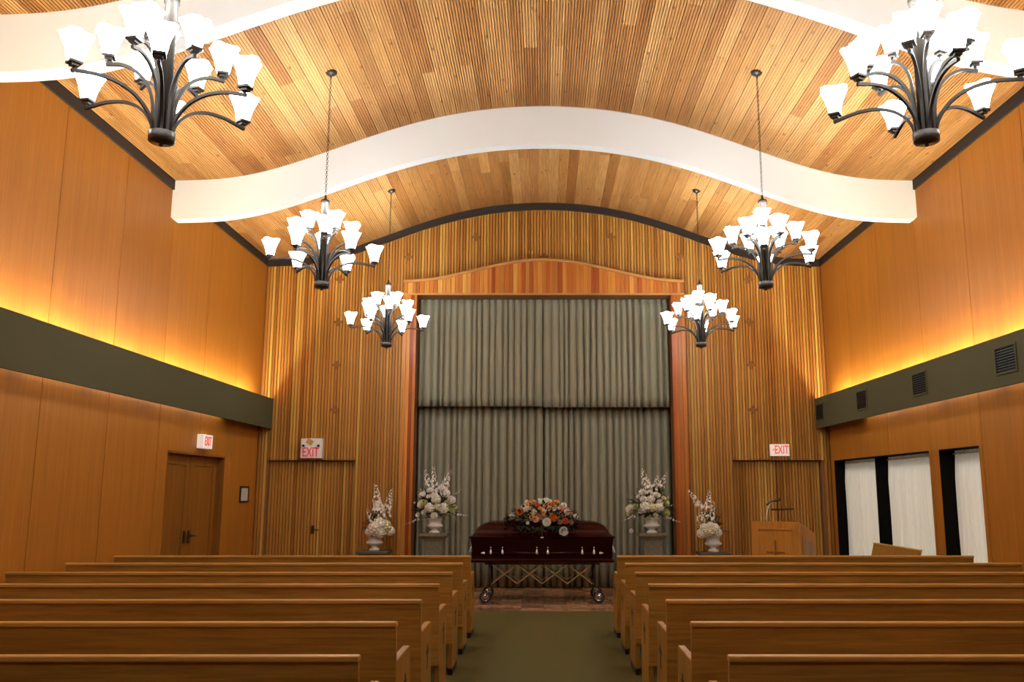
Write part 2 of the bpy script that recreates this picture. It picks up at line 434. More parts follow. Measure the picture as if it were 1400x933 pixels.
# slatted double doors
for n, (d, sd) in enumerate(((DL, 'left'), (DR, 'right'))):
    mid = (d[0] + d[1]) / 2
    for q, (a, b) in enumerate(((d[0] + .012, mid - .003), (mid + .003, d[1] - .012))):
        o = struct('door_%d' % (2 * n + q + 1), MB().box(a, b, 14.335, 14.375, .01, DZ - .012), 'slatback',
                   'slatted door leaf beneath the %s exit sign, %s of the pair' % (sd, 'left' if q == 0 else 'right'))
        x = a + SW / 2 + .004
        while x < b - SW / 2:
            sl = obj('slat', slat_me, None, o); sl.location = (x, 14.301, .012); sl.scale = (1, 1, DZ - .03); x += PIT
        if n == 0 and q == 1:
            h = MB().box(mid + .015, mid + .065, 14.288, 14.30, .86, .99).tube([(mid + .04, 14.29, .925), (mid + .04, 14.25, .925), (mid + .14, 14.25, .925)], .010, 8)
            obj('handle', h, 'bronzedark', o)
    fr = MB()
    fr.box(d[0], d[0] + .01, 14.236, 14.42, 0, DZ).box(d[1] - .01, d[1], 14.236, 14.42, 0, DZ).box(d[0], d[1], 14.236, 14.42, DZ - .008, DZ)
    struct('trim_%d' % (8 + n), fr, 'slatback', 'reveal around the %s slatted doors' % sd)

# redwood surround of the curtained opening
PO = 2.28; YF = 14.0
xs = [-PO + 2 * PO * i / 48 for i in range(49)]
mb = MB()
band(mb, lambda x: header_top(x) - .01, lambda x: OPZ, YF + .022, 14.234, xs)
for s in (-1, 1): mb.box(min(s * OPX, s * PO), max(s * OPX, s * PO), YF + .022, 14.234, 0, OPZ)
po = struct('trim_10', mb, 'slatback', 'redwood board surround with a wavy top framing the curtains')
x = -OPX - .2; rr = random.Random(11)
xx = -PO
while xx < PO - .02:
    wd = rr.choice([.062, .068, .074, .056, .08]); xe = min(PO, xx + wd)
    if PO - xe < .03: xe = PO
    obj('board', MB().prism([(xx + .002, OPZ + .03), (xe - .002, OPZ + .03), (xe - .002, header_top(xe) - .03), (xx + .002, header_top(xx) - .03)], YF, YF + .021), 'red', po); xx = xe
for s in (-1, 1):
    for a, b, dy in ((OPX - .012, OPX + .03, -.02), (OPX + .031, OPX + .088, 0), (OPX + .09, OPX + .148, 0), (OPX + .15, PO, -.006)):
        xa, xb = sorted((s * a, s * b))
        obj('board', MB().box(xa, xb, YF + dy, YF + .021, 0.0, OPZ - .002), 'red', po)
    xa, xb = sorted((s * (PO + .001), s * (PO + .013)))
    obj('side_board', MB().box(xa, xb, YF, 14.199, 0, 4.92), 'red', po)
obj('curved_moulding', band(MB(), lambda x: header_top(x) + .012, lambda x: header_top(x) - .03, YF - .03, YF + .06, [-PO - .015 + (2 * PO + .03) * i / 48 for i in range(49)]), 'redtrim', po)
obj('lower_moulding', MB().box(-PO - .01, PO + .01, YF - .015, YF + .021, OPZ, OPZ + .03), 'redtrim', po)

def drape(x0, x1, z0, z1, yc, pitch, amp, seed, thick=.004, nz=10, axis='X'):
    r = random.Random(seed); n = max(2, int((x1 - x0) / pitch)); edges = [0.]
    for k in range(n): edges.append(edges[-1] + r.uniform(.72, 1.3))
    edges = [x0 + (x1 - x0) * e / edges[-1] for e in edges]
    amps = [amp * r.uniform(.65, 1.25) for _ in range(n)]; dr = [r.uniform(-.25, .25) for _ in range(n + 1)]
    vs, fs = [], []; res = 10; cols = n * res + 1
    for j in range(nz + 1):
        t = j / nz; z = z1 + (z0 - z1) * t
        pl = .55 + .45 * min(1, t * 6)
        for i in range(cols):
            k = min(n - 1, i // res); f = (i - k * res) / res
            xa = edges[k] + dr[k] * pitch * t * .5 * (0 < k); xb = edges[k + 1] + dr[k + 1] * pitch * t * .5 * (k + 1 < n)
            x = xa + (xb - xa) * f
            y = yc - amps[k] * pl * (abs(math.sin(PI * f)) ** .75) + amps[k] * .5
            y += .006 * math.sin(k * 1.7 + t * 5)
            vs.append((x, y, z) if axis == 'X' else (y, x, z))
    for j in range(nz):
        for i in range(cols - 1):
            a = j * cols + i; fs.append((a, a + 1, a + cols + 1, a + cols))
    return MB().add(vs, fs)
def hang(name, mb, mat, label, cat, group):
    o = tag(obj(name, mb, mat, smooth=True), label, cat, group)
    md = o.modifiers.new('cloth', 'SOLIDIFY'); md.thickness = .003; return o
G = 'sage drapes behind the casket'
hang('drape', drape(-2.075, -.015, 2.90, 4.75, 14.36, .107, .10, 1), 'drape', 'short upper sage drape, left half of the tier below the wavy header', 'curtain', G)
hang('drape', drape(-.012, 2.075, 2.885, 4.75, 14.35, .107, .10, 2), 'drape', 'short upper sage drape, right half of the tier below the wavy header', 'curtain', G)
hang('drape', drape(-2.1, -.004, .012, 4.75, 14.58, .112, .10, 3), 'drape', 'long lower sage drape left of the casket, reaching the floor', 'curtain', G)
hang('drape', drape(.004, 2.1, .012, 4.75, 14.59, .112, .10, 4), 'drape', 'long lower sage drape right of the casket, reaching the floor', 'curtain', G)

# ------------------------------------------------------------------ left wall door, windows
dl = MB(); XD = -W - .1
for n, (a, b) in enumerate(((DOOR[0] + .03, 11.783), (11.789, DOOR[1] - .03))):
    o = struct('door_%d' % (5 + n), MB().box(XD - .045, XD - .012, a, b, .01, 2.0), 'door', 'brown panelled door leaf in the left wall, %s' % ('nearer leaf' if n == 0 else 'leaf nearer the slatted wall'))
    st = .13
    for r in ((a, a + st, .01, 2.0), (b - st, b, .01, 2.0), (a + st, b - st, 1.87, 2.0), (a + st, b - st, .01, .22)):
        obj('rail' if r[1] - r[0] > .3 else 'stile', MB().box(XD - .012, XD, *r), 'door', o, bevel=.004)
    obj('inset_panel', MB().box(XD - .012, XD - .006, a + st + .015, b - st - .015, .235, 1.855), 'door', o)
    yh = 11.783 - .07 if n == 0 else 11.789 + .07
    sg = -1 if n == 0 else 1
    h = MB().box(XD, XD + .012, yh - .03, yh + .03, .86, 1.02).tube([(XD, yh, .95), (XD + .055, yh, .95), (XD + .055, yh + sg * .12, .945)], .011, 8)
    obj('handle', h, 'bronzedark', o)
fr = MB(); xa, xb = -W - .29, -W - .012
fr.box(xa, -W + .001, DOOR[0], DOOR[0] + .028, 0, 2.03).box(xa, -W + .001, DOOR[1] - .028, DOOR[1], 0, 2.03).box(xa, -W + .001, DOOR[0], DOOR[1], 2.003, 2.03)
fr.box(xa, xa + .02, DOOR[0], DOOR[1], 0, 2.03)
struct('trim_11', fr, 'door', 'brown frame of the double door in the left wall')

for n, (y0, y1, z0, z1) in enumerate(WIN):
    fr = MB(); a, b = W + .0, W + .29
    fr.box(a + .004, b, y1 - .012, y1, z0, z1).box(a + .004, b, y0, y0 + .012, z0, z1).box(a + .004, b, y0, y1, z1 - .012, z1).box(a + .004, b, y0, y1, z0, z0 + .02).box(b, b + .02, y0 - .1, y1 + .1, z0 - .1, z1 + .1)
    o = struct('window_%d' % (n + 1), fr, 'jamb', 'black lined window opening in the right wall, %s' % ('wide one with a centre fin' if n == 0 else 'narrow one nearer the camera'))
    if n == 0: obj('mullion', MB().box(W + .0, W + .19, 12.283, 12.313, z0 + .02, z1 - .012), 'jamb', o)
    obj('pane', MB().box(b - .006, b, y0 + .012, (12.28 if n == 0 else y1 - .012), z0 + .02, z1 - .012), 'daylight', o)
    if n == 0: obj('pane', MB().box(b - .006, b, 12.315, y1 - .012, z0 + .02, z1 - .012), 'daylight', o)
    obj('curtain_rail', MB().tube([(W + .165, y0 + .012, z1 - .05), (W + .165, y1 - .012, z1 - .05)], .008, 8), 'white', o)
G = 'sheer curtains in the right wall'
for y0, y1, sd, lb in ((12.33, 14.02, 5, 'white sheer curtain nearest the slatted front wall'), (10.58, 12.27, 6, 'white sheer curtain between the black fin and the wooden pier'), (9.36, 10.285, 7, 'white sheer curtain nearest the camera, right of the wooden pier')):
    hang('sheer_curtain', drape(y0, y1, .07, 1.9975, W + .165, .085, .045, sd, nz=6, axis='Y'), 'sheer', lb, 'curtain', G)

# ------------------------------------------------------------------ chandeliers
def chandelier(up):
    root = thing('chandelier', '', 'chandelier', (0, 0, 0), 0, 'bronze chandeliers with frosted shades')
    z0 = 0.      # origin at the bottom of the cup
    obj('cup', MB().lathe([(.0, -.03), (.012, -.026), (.010, -.012), (.058, -.008), (.074, .0), (.076, .056), (.0, .056)], 24), 'bronzedark', root, smooth=True)
    obj('column', MB().lathe([(.038, .05), (.038, .88), (.046, .882), (.047, .91), (.036, .925), (.014, .935), (.009, .975), (.0, .98)], 16), 'bronze', root, smooth=True)
    sh = MB(); prof = [(.034, .0), (.037, .02), (.043, .055), (.052, .09), (.065, .125), (.079, .152)]
    rings = []
    for h, z in prof:
        ring = []
        for k in range(16):
            a = 2 * PI * k / 16 + PI / 16
            c, s = math.cos(a), math.sin(a); q = 1 / (abs(c) ** 5 + abs(s) ** 5) ** .2
            ring.append((h * q * c, h * q * s, z + (.012 * (q - 1) / .25 if z > .14 else 0)))
        rings.append(ring)
    sh.rings(rings, True, False)
    sh_me = sh.mesh('shade', True); sh_me.materials.append(M['shade'])
    hold = MB().box(-.034, .034, -.034, .034, -.014, 0).box(-.02, .02, -.02, .02, -.03, -.014).tube([(0, 0, -.03), (0, 0, -.048)], .008, 6)
    ho_me = hold.mesh('shade_holder'); ho_me.materials.append(M['bronzedark'])
    bulb_me = MB().lathe([(.0, .004), (.014, .006), (.014, .03), (.026, .06), (.029, .08), (.022, .1), (.0, .11)], 10).mesh('bulb', True); bulb_me.materials.append(M['bulb'])
    tiers = [
        (6, 15, [(.060, .05), (.066, .10), (.10, .165), (.17, .232), (.27, .272), (.38, .278), (.47, .262), (.525, .250)]),
        (6, 45, [(.056, .05), (.058, .15), (.066, .25), (.10, .345), (.16, .412), (.235, .442), (.29, .438), (.325, .432)]),
        (3, up, [(.050, .05), (.051, .22), (.056, .36), (.072, .45), (.105, .515), (.145, .545), (.17, .55)])]
    for cnt, a0, pr in tiers:
        # square bar swept along the profile, half width .009
        pts = [(r, 0, z) for r, z in pr]
        # refine
        fine = []
        for i in range(len(pts) - 1):
            p0 = Vector(pts[max(i - 1, 0)]); p1 = Vector(pts[i]); p2 = Vector(pts[i + 1]); p3 = Vector(pts[min(i + 2, len(pts) - 1)])
            for k in range(3):
                t = k / 3
                fine.append(.5 * ((2 * p1) + (p2 - p0) * t + (2 * p0 - 5 * p1 + 4 * p2 - p3) * t * t + (3 * p1 - p0 - 3 * p2 + p3) * t ** 3))
        fine.append(Vector(pts[-1]))
        arm_me = MB().tube(fine, .0125, 4).mesh('arm'); arm_me.materials.append(M['bronze'])
        for k in range(cnt):
            a = math.radians(a0 + 360 / cnt * k)
            arm = obj('arm', arm_me, None, root); arm.rotation_euler = (0, 0, a)
            hd = obj('shade_holder', ho_me, None, arm); hd.location = (pr[-1][0] - .012, 0, pr[-1][1] + .055)
            sd = obj('shade', sh_me, None, arm); sd.location = (pr[-1][0] - .012, 0, pr[-1][1] + .055); sd.rotation_euler = (0, 0, .3)
            bl = obj('bulb', bulb_me, None, arm); bl.location = sd.location
    # chain up to the ceiling canopy
    top = cz(2.25) - 3.56
    ch = MB(); z = .985; k = 0
    while z < top - .05:
        ch.torus((0, 0, z + .017), .0145, .0032, Matrix.Rotation(PI / 2 * (k % 2) + .4, 3, 'Z') , 8, 4, .72); z += .0245; k += 1
    obj('chain', ch, 'bronze', root)
    obj('canopy', MB().lathe([(.0, top - .055), (.012, top - .05), (.015, top - .035), (.045, top - .025), (.062, top - .008), (.062, top + .012), (.0, top + .012)], 20), 'bronzedark', root, smooth=True)
    return root
protos = {}
for y, z, nm in ((12.35, 3.565, 'farthest back, nearest the curtains'), (8.65, 3.562, 'middle of the row'), (4.88, 3.557, 'nearest the camera, cut by the top edge'), (1.12, 3.557, 'overhead, out of the picture')):
    for s in (-1, 1):
        if y > 12: protos[s] = o = chandelier(90 if s < 0 else 12)
        else: o = copy_tree(protos[s])
        o.location = (s * 2.245, y, z)
        if y < 6: o.rotation_euler = (0, 0, math.radians(35 if s < 0 else 11))
        o['label'] = 'bronze chandelier with lit frosted shades, %s side, %s' % ('left' if s < 0 else 'right', nm)

# ------------------------------------------------------------------ pews
PEW_L = 3.76; HP = .8625
def dy(z): return .13 * (1 - z / HP)
def pew_meshes(s):
    """origin: floor, aisle end; x runs away from the aisle in direction s"""
    X = lambda a: s * a
    ms = {}
    def slab(a, b, ya, yb, z0, z1, extra=0):
        x0, x1 = sorted((X(a), X(b)))
        return MB().hexa([(x0, ya + dy(z0), z0), (x1, ya + dy(z0), z0), (x1, yb + dy(z0), z0), (x0, yb + dy(z0), z0),
                          (x0, ya + dy(z1), z1), (x1, ya + dy(z1), z1), (x1, yb + dy(z1), z1), (x0, yb + dy(z1), z1)])
    ms['back'] = slab(0, PEW_L, 0, .028, .27, .836).mesh('back')
    ms['top_rail'] = slab(-.004, PEW_L + .004, -.012, .040, .836, HP).mesh('top_rail')
    x0, x1 = sorted((X(.042), X(PEW_L - .042)))
    ms['seat'] = MB().box(x0, x1, .11, .56, .415, .445).mesh('seat')
    ms['panel'] = slab(0, .042, .03, .49, .055, .66).mesh('end_panel')
    ms['kick'] = slab(.004, .038, .05, .47, 0, .055).mesh('kick_base')
    c = [(q * 1.25, v * 1.25) for q, v in [(-.012, -.065), (.012, -.065), (.012, .012), (.036, .012), (.036, .036), (.012, .036), (.012, .06), (-.012, .06), (-.012, .036), (-.036, .036), (-.036, .012), (-.012, .012)]]
    ms['cross'] = MB().prism(c, X(-.002), X(.003), 'X').mesh('cross_inlay')
    xa, xb = sorted((X(.075), X(.11)))
    ms['bracket'] = MB().box(xa, xb, -.008, 0, -.03, .03).mesh('bracket_plate')
    x0, x1 = sorted((X(1.75), X(1.80)))
    ms['support'] = slab(1.86, 1.90, .06, .45, 0.0, .41).mesh('centre_support')
    return ms
ordn = ['front row', 'second row from the front', 'third row from the front', 'fourth row from the front', 'fifth row from the front', 'sixth row from the front', 'row nearest the camera']
for s in (-1, 1):
    ms = pew_meshes(s)
    for k, m in (('back', 'oak'), ('top_rail', 'oakrail'), ('seat', 'oak'), ('panel', 'oakv'), ('kick', 'black'), ('cross', 'inlay'), ('bracket', 'inlay'), ('support', 'oakv')):
        ms[k].materials.append(M[m])
    for i in range(7):
        y = 9.507 - .948 * i
        p = thing('pew', 'oak pew %s of the aisle, %s' % ('left' if s < 0 else 'right', ordn[i]), 'pew', (s * .772, y, 0), 0, 'oak pews facing the casket')
        obj('back', ms['back'], None, p); obj('top_rail', ms['top_rail'], None, p, bevel=.007)
        obj('seat', ms['seat'], None, p); obj('centre_support', ms['support'], None, p)
        for e in (0, 1):
            ep = obj('end_panel', ms['panel'], None, p, bevel=.006); ep.location = (s * (PEW_L - .042) * e, 0, 0)
            obj('kick_base', ms['kick'], None, ep)
            if e == 0:
                cr = obj('cross_inlay', ms['cross'], None, ep); cr.location = (0, .36, .46)
        bk = obj('bracket_plate', ms['bracket'], None, p); bk.location = (0, dy(.40), .40)
# short bench set sideways by the right wall
b = thing('side_bench', 'short wooden bench turned sideways below the sheer curtains', 'bench', (4.34, 10.38, 0))
obj('back', MB().hexa([(-.16, 0, .3), (-.13, 0, .3), (-.13, 1.42, .3), (-.16, 1.42, .3), (-.015, 0, .85), (.015, 0, .85), (.015, 1.42, .85), (-.015, 1.42, .85)]), 'oakv', b)
obj('top_rail', MB().box(-.022, .022, -.004, 1.424, .85, .868), 'oakrail', b, bevel=.005)
obj('seat', MB().box(-.56, -.13, .04, 1.38, .415, .445), 'oak', b)
for y in (0, 1.38): obj('end_panel', MB().box(-.58, -.17, y, y + .04, 0, .62), 'oakv', b, bevel=.005)

# ------------------------------------------------------------------ casket and its truck
cy, cx = 12.86, -.025
ck = thing('casket', 'dark cherry wood casket with silver handles on a wheeled truck', 'casket', (cx, cy, .553))
def rr_ring(hx, hy, z, r=.06, n=5):
    out = []
    for qx, qy, a0 in ((1, 1, 0), (-1, 1, PI / 2), (-1, -1, PI), (1, -1, 1.5 * PI)):
        for k in range(n):
            a = a0 + PI / 2 * k / (n - 1)
            out.append((qx * (hx - r) + r * math.cos(a), qy * (hy - r) + r * math.sin(a), z))
    return out
def shell(lv, r=.05): return MB().rings([rr_ring(a, b, z, r) for a, b, z in lv])
obj('base_moulding', shell([(.985, .35, 0), (1.005, .37, .006), (1.005, .37, .028), (.99, .355, .036), (.985, .35, .05), (.972, .338, .058)], .03), 'casket', ck)
obj('body', shell([(.965, .33, .058), (.972, .336, .10), (.985, .348, .24), (1.0, .362, .315), (1.0, .362, .33)], .035), 'casket', ck)
for sx in (-1, 1):
    for sy in (-1, 1): obj('corner_post', MB().lathe([(.022, .06), (.026, .1), (.022, .2), (.026, .3), (.022, .325)], 12, (sx * .958, sy * .322, 0)), 'casket', ck, smooth=True)
lid_lv = [(1.012, .374, .332), (1.02, .382, .338), (1.02, .382, .354), (1.006, .368, .362), (.975, .345, .372), (.955, .325, .392), (.940, .31, .40), (.925, .295, .44), (.905, .276, .475), (.868, .245, .508), (.815, .205, .535), (.755, .155, .553), (.69, .10, .564), (.60, .04, .568)]
for half, s in (('head_lid', -1), ('foot_lid', 1)):
    rings = []
    for a, b, z in lid_lv:
        r = rr_ring(a, b, z, min(.04, b * .9), 4)
        rings.append([((x if x * s > .002 else .002 * s), y, z) for x, y, z in r])
    obj(half, MB().rings(rings), 'casket', ck)
obj('catch', MB().box(-.02, .02, -.389, -.381, .337, .352), 'silver', ck, bevel=.003)
# front rail handle
hl = [671, 687, 734, 749, 796, 812]
zr = .078
rail = obj('handle_rail', MB().tube([(-.80, -.375, zr + .055), (.80, -.375, zr + .055)], .012, 10), 'casket', ck, smooth=True)
for u in hl:
    x = at_y(u, 750, cy - .375).x - cx
    obj('handle_lug', MB().lathe([(.0, -.018), (.012, -.014), (.019, 0), (.016, .018), (.008, .04), (.005, .055), (.0, .058)], 10, (x, -.384, zr + .055)).lathe([(.0, -.008), (.008, -.005), (.009, .0), (.006, .007), (0, .01)], 8, (x, -.366, zr + .13)), 'silver', rail, smooth=True)
for s in (-1, 1):
    obj('rail_tip', MB().tube([(s * .79, -.375, zr + .055), (s * .80, -.375, zr + .055), (s * .825, -.375, zr + .055), (s * .848, -.375, zr + .055)], [.010, .017, .014, .005], 10), 'silver', rail, smooth=True)
    eh = MB().tube([(s * 1.02, -.2, zr + .055), (s * 1.02, .2, zr + .055)], .012, 10)
    for y in (-.16, .16): eh.tube([(s * .975, y, zr + .15), (s * 1.005, y, zr + .11), (s * 1.02, y, zr + .05)], [.008, .012, .016], 8)
    obj('end_handle', eh, 'silver', ck, smooth=True)

tk = thing('casket_truck', 'folding wheeled truck with crossed bars beneath the casket', 'trolley', (cx, cy, 0))
WX, WY = .755, .27
obj('top_frame', MB().box(-.80, .80, -.29, -.26, .523, .55).box(-.80, .80, .26, .29, .523, .55).box(-.80, -.77, -.26, .26, .523, .55).box(.77, .80, -.26, .26, .523, .55), 'black', tk)
for s in (-1, 1):
    for t in (-1, 1):
        lg = obj('leg', MB().tube([(s * .73, t * .28, .215), (s * .73, t * .28, .522)], .017, 10), 'bronzedark', tk, smooth=True)
        fk = MB().tube([(s * .73, t * .28, .215), (s * (.745), t * .28, .18)], .014, 8)
        for q in (-.026, .026): fk.hexa([(s * .735 - .012, t * .28 + q - .003, .17), (s * .735 + .012, t * .28 + q - .003, .17), (s * .735 + .012, t * .28 + q + .003, .17), (s * .735 - .012, t * .28 + q + .003, .17), (s * .735 - .02, t * .28 + q - .003, .20), (s * .735 + .02, t * .28 + q - .003, .20), (s * .735 + .02, t * .28 + q + .003, .20), (s * .735 - .02, t * .28 + q + .003, .20)]).tube([(s * .74, t * .28 + q, .175), (s * .785, t * .28 + q, .085)], .009, 6)
        obj('fork', fk, 'chrome', lg)
        wc = Vector((s * .785, t * .28, .0865)); ax = Matrix.Identity(3)
        wh = obj('wheel', MB().torus(wc, .068, .0185, ax, 24, 8), 'rubber', tk, smooth=True)
        rim = MB().torus(wc, .049, .008, ax, 20, 6)
        for k in range(5):
            a = 2 * PI * k / 5; d = Vector((math.cos(a), 0, math.sin(a))); rim.tube([wc + d * .01, wc + d * .048], .006, 5)
        rim.tube([wc + Vector((0, -.022, 0)), wc + Vector((0, .022, 0))], .017, 10).tube([wc + Vector((0, -.006, 0)), wc + Vector((0, .006, 0))], .048, 18)
        obj('rim', rim, 'chrome', wh, smooth=True)
    obj('cross_rail', MB().tube([(s * .73, -.28, .26), (s * .73, .28, .26)], .012, 8), 'bronzedark', tk)
nodes = [-.70, -.35, 0., .35, .70]; zt, zb_ = .518, .262
for t in (-1, 1):
    for k in range(4):
        a, b2 = nodes[k], nodes[k + 1]
        up = k % 2 == 0
        for q, (za, zc) in ((0, (zt, zb_)), (1, (zb_, zt))):
            y = t * (.235 + .014 * q)
            obj('lattice_bar', MB().tube([(a, y, za), (b2, y, zc)], .0095, 4), 'gold', tk)

# ------------------------------------------------------------------ flowers
def rose_mesh(name, petals=((5, .25, .9), (6, .55, .75), (7, .85, .5), (8, 1.0, .2)), seed=0):
    r = random.Random(seed); mb = MB()
    mb.lathe([(0, -.55), (.35, -.5), (.45, -.1), (.3, .35), (.12, .5), (0, .5)], 7)
    for ring, (n, rad, zz) in enumerate(petals):
        for k in range(n):
            a = 2 * PI * k / n + ring * .7 + r.uniform(-.15, .15); wd = 2.2 * PI * rad / n * .62
            d = Vector((math.cos(a), math.sin(a), 0)); t = Vector((-d.y, d.x, 0)); up = Vector((0, 0, 1))
            z0 = zz - .75; lip = rad * (1.08 + .12 * ring / 3); jit = r.uniform(-.05, .05)
            p = [d * rad * .45 + up * (z0 - .1), d * rad * .8 - t * wd * .8 + up * (z0 + .2), d * rad * .8 + t * wd * .8 + up * (z0 + .2),
                 d * rad * .95 - t * wd + up * (z0 + .5 + jit), d * rad * .95 + t * wd + up * (z0 + .5 + jit), d * lip - t * wd * .6 + up * (z0 + .7 + jit), d * lip + t * wd * .6 + up * (z0 + .7 + jit), d * rad * .9 + up * (z0 + .35)]
            mb.add(p, [(0, 2, 7, 1), (1, 7, 3), (2, 4, 7), (3, 7, 4), (3, 4, 6, 5)])
    return mb.mesh(name, False)
def ball_mesh(name, n=46, seed=1):
    r = random.Random(seed); mb = MB()
    mb.lathe([(0, -.75), (.6, -.5), (.78, 0), (.6, .5), (0, .75)], 10)
    for k in range(n):
        z = 1 - 2 * (k + .5) / n; a = k * 2.39996; q = math.sqrt(1 - z * z)
        d = Vector((q * math.cos(a), q * math.sin(a), z)); u = d.cross(Vector((.3, .2, .9))).normalized(); v = d.cross(u)
        th = r.uniform(0, 2); sz = r.uniform(.24, .32)
        u2 = u * math.cos(th) + v * math.sin(th); v2 = d.cross(u2); c = d * r.uniform(.86, 1.0)
        mb.add([c * .85, c + u2 * sz + d * .05, c + (u2 + v2) * sz * .5, c + v2 * sz + d * .05, c + (v2 - u2) * sz * .5, c - u2 * sz + d * .05, c - (u2 + v2) * sz * .5, c - v2 * sz + d * .05, c + (u2 - v2) * sz * .5],
               [(0, i, i % 8 + 1) for i in range(1, 9)])
    return mb.mesh(name, False)
ROSE = [rose_mesh('rose', seed=i) for i in range(3)]
HYD = [ball_mesh('hydrangea', seed=i) for i in range(2)]
_cache = {}
def bloom(kind, mat, parent, p, r, face):
    src = (ROSE if kind == 'rose' else HYD); i = rnd.randrange(len(src)); key = (kind, i, mat)
    if key not in _cache:
        me = src[i].copy(); me.name = kind; me.materials.append(M[mat]); _cache[key] = me
    o = obj(kind, _cache[key], None, parent)
    o.location = Vector(p) - parent.location; o.scale = (r, r, r)
    o.rotation_mode = 'QUATERNION'; o.rotation_quaternion = Vector(face).normalized().to_track_quat('Z', 'Y')
    return o
def leafblade(mb, base, d, L, wd):
    d = Vector(d).normalized(); t = d.cross(Vector((0, 0, 1)))
    if t.length < .05: t = Vector((1, 0, 0))
    t.normalize(); n = t.cross(d); b = Vector(base)
    p = [b, b + d * L * .35 + t * wd + n * wd * .3, b + d * L * .35 - t * wd + n * wd * .3, b + d * L * .75 + t * wd * .6 - n * L * .05, b + d * L * .75 - t * wd * .6 - n * L * .05, b + d * L - n * L * .14, b + d * L * .5 - n * wd * .2]
    mb.add(p, [(0, 1, 6), (0, 6, 2), (1, 3, 6), (6, 4, 2), (6, 3, 5), (6, 5, 4)])
def floret(mb, c, r, d):
    d = Vector(d).normalized(); u = d.cross(Vector((.2, .9, .3))).normalized(); v = d.cross(u); c = Vector(c)
    a0 = rnd.uniform(0, 1.2)
    ring = [c + (u * math.cos(a0 + k * PI / 5) + v * math.sin(a0 + k * PI / 5)) * r * (1 if k % 2 == 0 else .55) + d * r * .25 for k in range(10)]
    mb.add([c - d * r * .4] + ring + [c + d * r * .1], [(0, (i + 1) % 10 + 1, i + 1) for i in range(10)] + [(11, i + 1, (i + 1) % 10 + 1) for i in range(10)])
def spire(parent, p0, p1, r0, mat='pb', dens=1.):
    p0, p1 = Vector(p0), Vector(p1); L = (p1 - p0).length; bend = Vector((rnd.uniform(-.02, .02), rnd.uniform(-.02, .02), 0))
    st = MB().tube([p0, (p0 + p1) / 2 + bend, p1], [.004, .003, .0015], 5)
    so = obj('flower_stem', st, 'leafl', parent, world=True)
    mb = MB(); n = int(L / .011 * dens)
    for k in range(n):
        t = (k + .5) / n; c = p0.lerp(p1, t) + bend * 4 * t * (1 - t) * .5
        a = k * 2.4 + rnd.uniform(-.4, .4); rad = r0 * (1 - .75 * t) * rnd.uniform(.75, 1.1)
        d = Vector((math.cos(a), math.sin(a), rnd.uniform(-.1, .5)))
        floret(mb, c + d * rad, max(.006, rad * .62), d)
    f = obj('blossoms', mb, mat, so); f.location = (0, 0, 0)
def urn(parent, w_, h, z=0):
    k = w_ / .28
    prof = [(.0, 0), (.085 * k, .0), (.088 * k, .02 * h / .24), (.07 * k, .032 * h / .24), (.045 * k, .05 * h / .24), (.045 * k, .06 * h / .24), (.08 * k, .08 * h / .24), (.125 * k, .10 * h / .24), (.138 * k, .118 * h / .24), (.125 * k, .135 * h / .24), (.105 * k, .15 * h / .24), (.105 * k, .19 * h / .24), (.12 * k, .225 * h / .24), (.132 * k, h), (.115 * k, h - .004), (.09 * k, h - .04), (.0, h - .05)]
    return obj('urn', MB().lathe([(r, z + q) for r, q in prof], 28), 'urn', parent, smooth=True)
def foliage(parent, c, n, rx, rz, seed, L=.15, wd=.027, mat='leaf', down=.3):
    r = random.Random(seed); mb = MB(); c = Vector(c)
    for k in range(n):
        a = r.uniform(0, 2 * PI); e = r.uniform(-down, 1.2)
        d = Vector((math.cos(a) * math.cos(e), math.sin(a) * math.cos(e) * .7, math.sin(e)))
        q = r.uniform(.15, 1)
        b = c + Vector((d.x * rx * q, d.y * rx * q, d.z * rz * q))
        leafblade(mb, b, d + Vector((r.uniform(-.4, .4), r.uniform(-.4, .4), r.uniform(-.3, .3))), L * r.uniform(.6, 1.2), wd * r.uniform(.7, 1.2))
    o = obj('foliage', mb, mat, parent, world=True); o['kind'] = 'stuff'; return o

def arrangement(label, x, y, ztop, org, sc, blooms, spires, urn_w, urn_h, fol):
    t = thing('flower_arrangement', label, 'flowers', (x, y, ztop), 0, 'white flower arrangements in urns')
    urn(t, urn_w, urn_h)
    cen = Vector((x, y, ztop + urn_h + .03))
    mpp = y / F_PX
    for u, v, r, kind, mat in blooms:
        p = at_y(org[0] + u * sc, org[1] + v * sc, y); off = p - cen
        rad = math.hypot(off.x / fol[1], max(0, off.z) / (fol[2]))
        p = at_y(org[0] + u * sc, org[1] + v * sc, y - .17 * math.sqrt(max(0.05, 1 - min(1, rad) ** 2)) - .02 * rnd.random())
        bloom('hydrangea' if kind == 'h' else 'rose', mat, t, p, r * sc * mpp * 1.08, (off.x * 1.2, -.6, off.z + .15))
    for (u0, v0), (u1, v1), r0, mat in spires:
        a = at_y(org[0] + u0 * sc, org[1] + v0 * sc, y - .06); b = at_y(org[0] + u1 * sc, org[1] + v1 * sc, y - .04 + rnd.uniform(-.04, .04))
        spire(t, a, b, r0 * sc * mpp, mat)
        sm = MB().tube([cen, cen.lerp(a, .6), a], .0035, 5); obj('flower_stem', sm, 'leafl', t, world=True)
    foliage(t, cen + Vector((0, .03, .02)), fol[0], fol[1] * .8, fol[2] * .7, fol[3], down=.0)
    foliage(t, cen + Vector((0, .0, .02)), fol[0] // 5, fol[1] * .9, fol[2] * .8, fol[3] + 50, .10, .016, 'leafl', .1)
    return t
